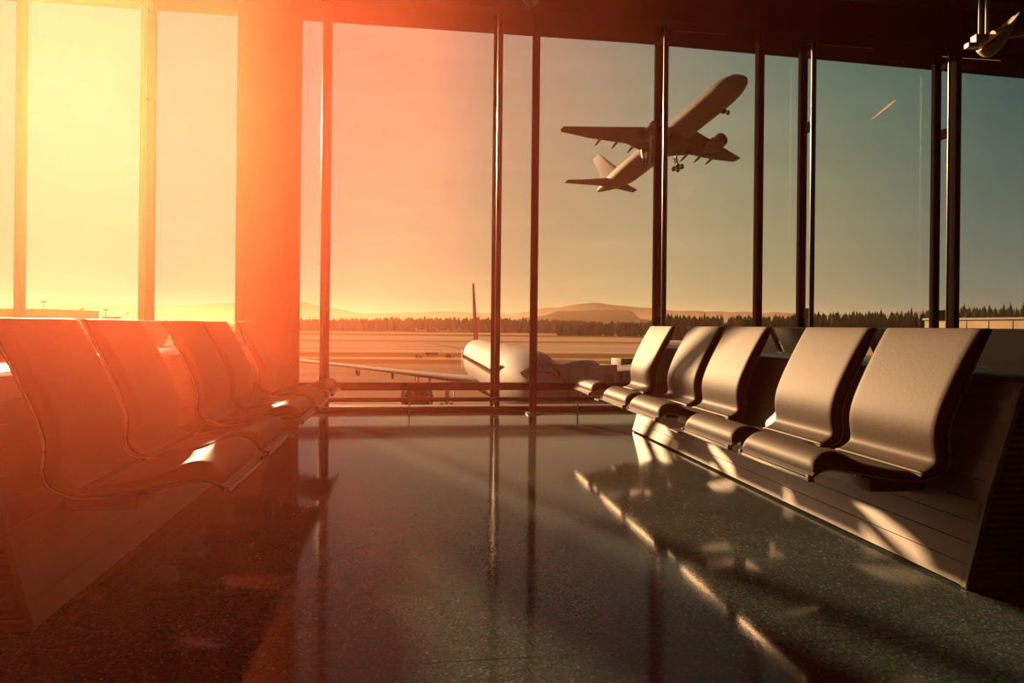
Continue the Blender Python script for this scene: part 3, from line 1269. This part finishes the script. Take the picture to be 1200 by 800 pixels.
# jet bridge at the nose of the parked airliner
def jet_bridge():
    D = 40.0
    x0, y0 = lat(664, D)
    x1, y1 = lat(760, D + 5)
    rz = math.atan2(y1 - y0, x1 - x0)
    t = thing('jet_bridge', 'brown passenger boarding bridge with ribbed canopy beside the white airliner', 'boarding bridge', (x0, y0, ZG), rz)
    k = D / F_PX
    zt = H + hpx(D, 417.5, 652) - ZG
    # ribbed canopy towards the aircraft
    bm = bmesh.new()
    for i in range(8):
        f = i / 7
        xx = -1.05 + .30 * i
        zz = zt - .35 * (1 - f) ** 2 - .2 * f
        ring0 = [(xx + dx, yy, z) for dx in (0,) for yy, z in ((-1.3, zz - 2.3), (-1.3, zz - .2), (-.8, zz), (.8, zz), (1.3, zz - .2), (1.3, zz - 2.3))]
        loft(bm, [[(a + d, b, c) for a, b, c in ring0] for d in (0, .25)])
    obj('canopy', bm, bridgem, t, False)
    bx('cab', bridgem2, (.2, 2.6, -1.5, 1.5, zt - 2.8, zt - .45), t, .08)
    bm = bmesh.new()
    box(bm, .7, 1.2, -1.53, -1.48, zt - 2.0, zt - 1.1)
    box(bm, 1.5, 2.2, -1.53, -1.48, zt - 2.6, zt - 1.0)
    obj('cab_window', bm, glassdark, t, False)
    bm = bmesh.new()
    box(bm, 2.5, 11, -1.2, 1.2, zt - 3.3, zt - .85, .05)
    obj('tunnel', bm, bridgem, t)
    for i in range(10):
        pass
    bm = bmesh.new()
    for i in range(18):
        box(bm, 2.8 + i * .45, 2.87 + i * .45, -1.24, -1.18, zt - 3.2, zt - .9)
    obj('tunnel_ribs', bm, greengrey, t, False)
    bm = bmesh.new()
    tube(bm, [(3.2, -.9, .6), (3.2, -.9, zt - 3.2)], .14)
    tube(bm, [(3.2, .9, .6), (3.2, .9, zt - 3.2)], .14)
    box(bm, 2.9, 3.5, -1.4, 1.4, .55, .85)
    sup = obj('support_legs', bm, greengrey, t)
    for yy in (-1.2, 1.2):
        bm = bmesh.new()
        tube(bm, [(3.2, yy - .18, .5), (3.2, yy + .18, .5)], .5, 18)
        obj('wheel', bm, rubber, t)


jet_bridge()


def vehicle(name, label, px, py, D, lx, ly, lz, material, cat='vehicle', rot=0, cab=True, group=None):
    X, Y = lat(px, D)
    t = thing(name, label, cat, (X, Y, ZG), rot, group)
    r = min(.45, lz * .25)
    bx('body', material, (-lx / 2, lx / 2 * (.45 if cab else 1), -ly / 2, ly / 2, r, lz), t, .06)
    if cab:
        bm = bmesh.new()
        loft(bm, [[(lx / 2 * .47, y, r), (lx / 2, y, r), (lx / 2, y, lz * .5), (lx / 2 * .88, y, lz * .85), (lx / 2 * .47, y, lz * .85)] for y in (-ly / 2, ly / 2)])
        obj('cab', bm, material, t)
        bx('windscreen', glassdark, (lx / 2 * .60, lx / 2 * .86, -ly / 2 - .02, ly / 2 + .02, lz * .52, lz * .8), t)
    for sx in (-1, 1):
        for sy in (-1, 1):
            bm = bmesh.new()
            tube(bm, [(sx * lx * .33, sy * ly / 2 - .12, r), (sx * lx * .33, sy * ly / 2 + .12, r)], r, 14)
            obj('wheel', bm, rubber, t)
    return t


vehicle('ground_power_unit', 'cream topped service container on the apron right of the boarding bridge', 723, 448, 78, 3.0, 2.0, 2.6, creamm, 'container', .15, False)
vehicle('baggage_tug', 'dark green grey apron equipment left of the far right seat', 699, 450, 60, 3.6, 2.0, 3.0, greengrey, 'equipment', .1, True)
vehicle('catering_truck', 'dark tall apron truck seen behind the far right seats', 742, 440, 88, 4.5, 2.6, 3.4, greengrey, 'truck', .2, True)
vehicle('service_van', 'small white van on the taxiway left of the parked airliner', 491, 419, 158, 1.4, 1.0, .9, planewhite, 'van', 0, True)
vehicle('baggage_trailer', 'low brown trailer on the taxiway left of the parked airliner tail', 506, 416.5, 170, 2.9, 1.4, .7, bldm, 'trailer', 0, False)
vehicle('service_car', 'small dark car beside the tail of the parked airliner', 526, 419, 160, 1.0, .9, .9, bldm, 'car', 0, True)

# tiny parked aeroplanes on the far side of the field


def small_plane(px, D, rot, label):
    X, Y = lat(px, D)
    t = thing('light_aeroplane', label, 'aeroplane', (X, Y, ZG), rot, 'tiny white aeroplanes parked across the airfield')
    bm = bmesh.new()
    loft(bm, [circ(0, 1.7, r, r * 1.1, x, 12) for x, r in ((5, .15), (4.3, .6), (2, .85), (-1, .8), (-4, .35), (-6, .12))])
    obj('fuselage', bm, planewhite, t)
    bm = bmesh.new()
    loft(bm, [foil_ring(2, 2, .12, y, 1.4) for y in (-7.5, 7.5)])
    obj('wing', bm, planewhite, t)
    bm = bmesh.new()
    loft(bm, [foil_ring(-4.2, 1.8, .1, 0, 1.8, vertical=True), foil_ring(-5.2, 1.0, .1, 0, 4.2, vertical=True)])
    obj('tail_fin', bm, planewhite, t)


for px, lb in ((495, 'tiny white aeroplane across the airfield, leftmost of a loose row'), (519, 'tiny white aeroplane across the airfield, second of a loose row'),
               (532, 'tiny white aeroplane across the airfield, third of a loose row'), (545, 'tiny white aeroplane across the airfield, nearest the big tail fin')):
    small_plane(px, 640, .2, lb)

# neighbouring roof parapet at the far right
PX_ = 20.0
pr = thing('roof_parapet', 'pale concrete roof parapet outside the glass at the far right', 'parapet', (PX_, 11.0, 0))
zt = H + .45
bx('wall_slab', parapetm, (0, .35, 0, 14.9, ZG, zt - .07), pr)
bx('coping', darkmetal, (-.06, .41, -.05, 14.95, zt - .07, zt), pr)
bm = bmesh.new()
for i in range(14):
    box(bm, -.012, 0, .5 + i * 1.02, .53 + i * 1.02, zt - 1.4, zt - .08)
obj('panel_joints', bm, darkmetal, pr, False)

# contrail
p0, p1 = place(1021, 140, 3000), place(1049, 117.5, 3000)
bm = bmesh.new()
tube(bm, [p0, p0.lerp(p1, .3), p0.lerp(p1, .75), p1], [1.2, 3.4, 4.8, 2.2], 8)
tag(obj('contrail', bm, pavem), 'thin pale contrail high in the sky right of the climbing airliner', 'contrail')

# ------------------------------------------------------------------ haze volume added to imitate orange lens glare
hm_ = bpy.data.materials.new('lens_glare_haze')
hm_.use_nodes = True
t = hm_.node_tree
t.nodes.clear()
vs_ = N(t, 'ShaderNodeVolumeScatter')
vs_.inputs['Color'].default_value = GLARE_HAZE_COLOR
vs_.inputs['Density'].default_value = GLARE_HAZE_DENSITY
vs_.inputs['Anisotropy'].default_value = GLARE_HAZE_G
o_ = N(t, 'ShaderNodeOutputMaterial')
t.links.new(vs_.outputs[0], o_.inputs['Volume'])
plan = [(XL + .05, YB + .05), (.50, YB + .05), (.47, -1.0), (.44, .7)]  # outline shaped so the added glow fades towards the right
for a_, r_ in ((22, 1.25), (15, 2.2), (10, 3.4), (7, 4.5), (4, 5.6), (1, 6.7), (-2, 7.45), (-4, 7.78)):
    plan.append((r_ * math.sin(math.radians(a_)), r_ * math.cos(math.radians(a_))))
plan += [(-.9, YW - .3), (XL + .05, YW - .3)]
bm = bmesh.new()
loft(bm, [[(x, y, z) for x, y in plan] for z in (.57, 4.65)])
hz = obj('haze', bm, hm_, None, False)
tag(hz, 'added orange haze volume imitating lens glare over the left side of the hall', 'haze', kind='stuff')

hm2 = bpy.data.materials.new('valley_haze')
hm2.use_nodes = True
t = hm2.node_tree
t.nodes.clear()
vs_ = N(t, 'ShaderNodeVolumeScatter')
vs_.inputs['Color'].default_value = (1.0, .66, .42, 1)
vs_.inputs['Density'].default_value = .00005
vs_.inputs['Anisotropy'].default_value = .55
o_ = N(t, 'ShaderNodeOutputMaterial')
t.links.new(vs_.outputs[0], o_.inputs['Volume'])
hz2 = bx('valley_haze', hm2, (-3900, 4400, YW + 2, 6400, ZG + .05, 70))
tag(hz2, 'thin golden haze lying over the airfield and the distant hills', 'haze', kind='stuff')
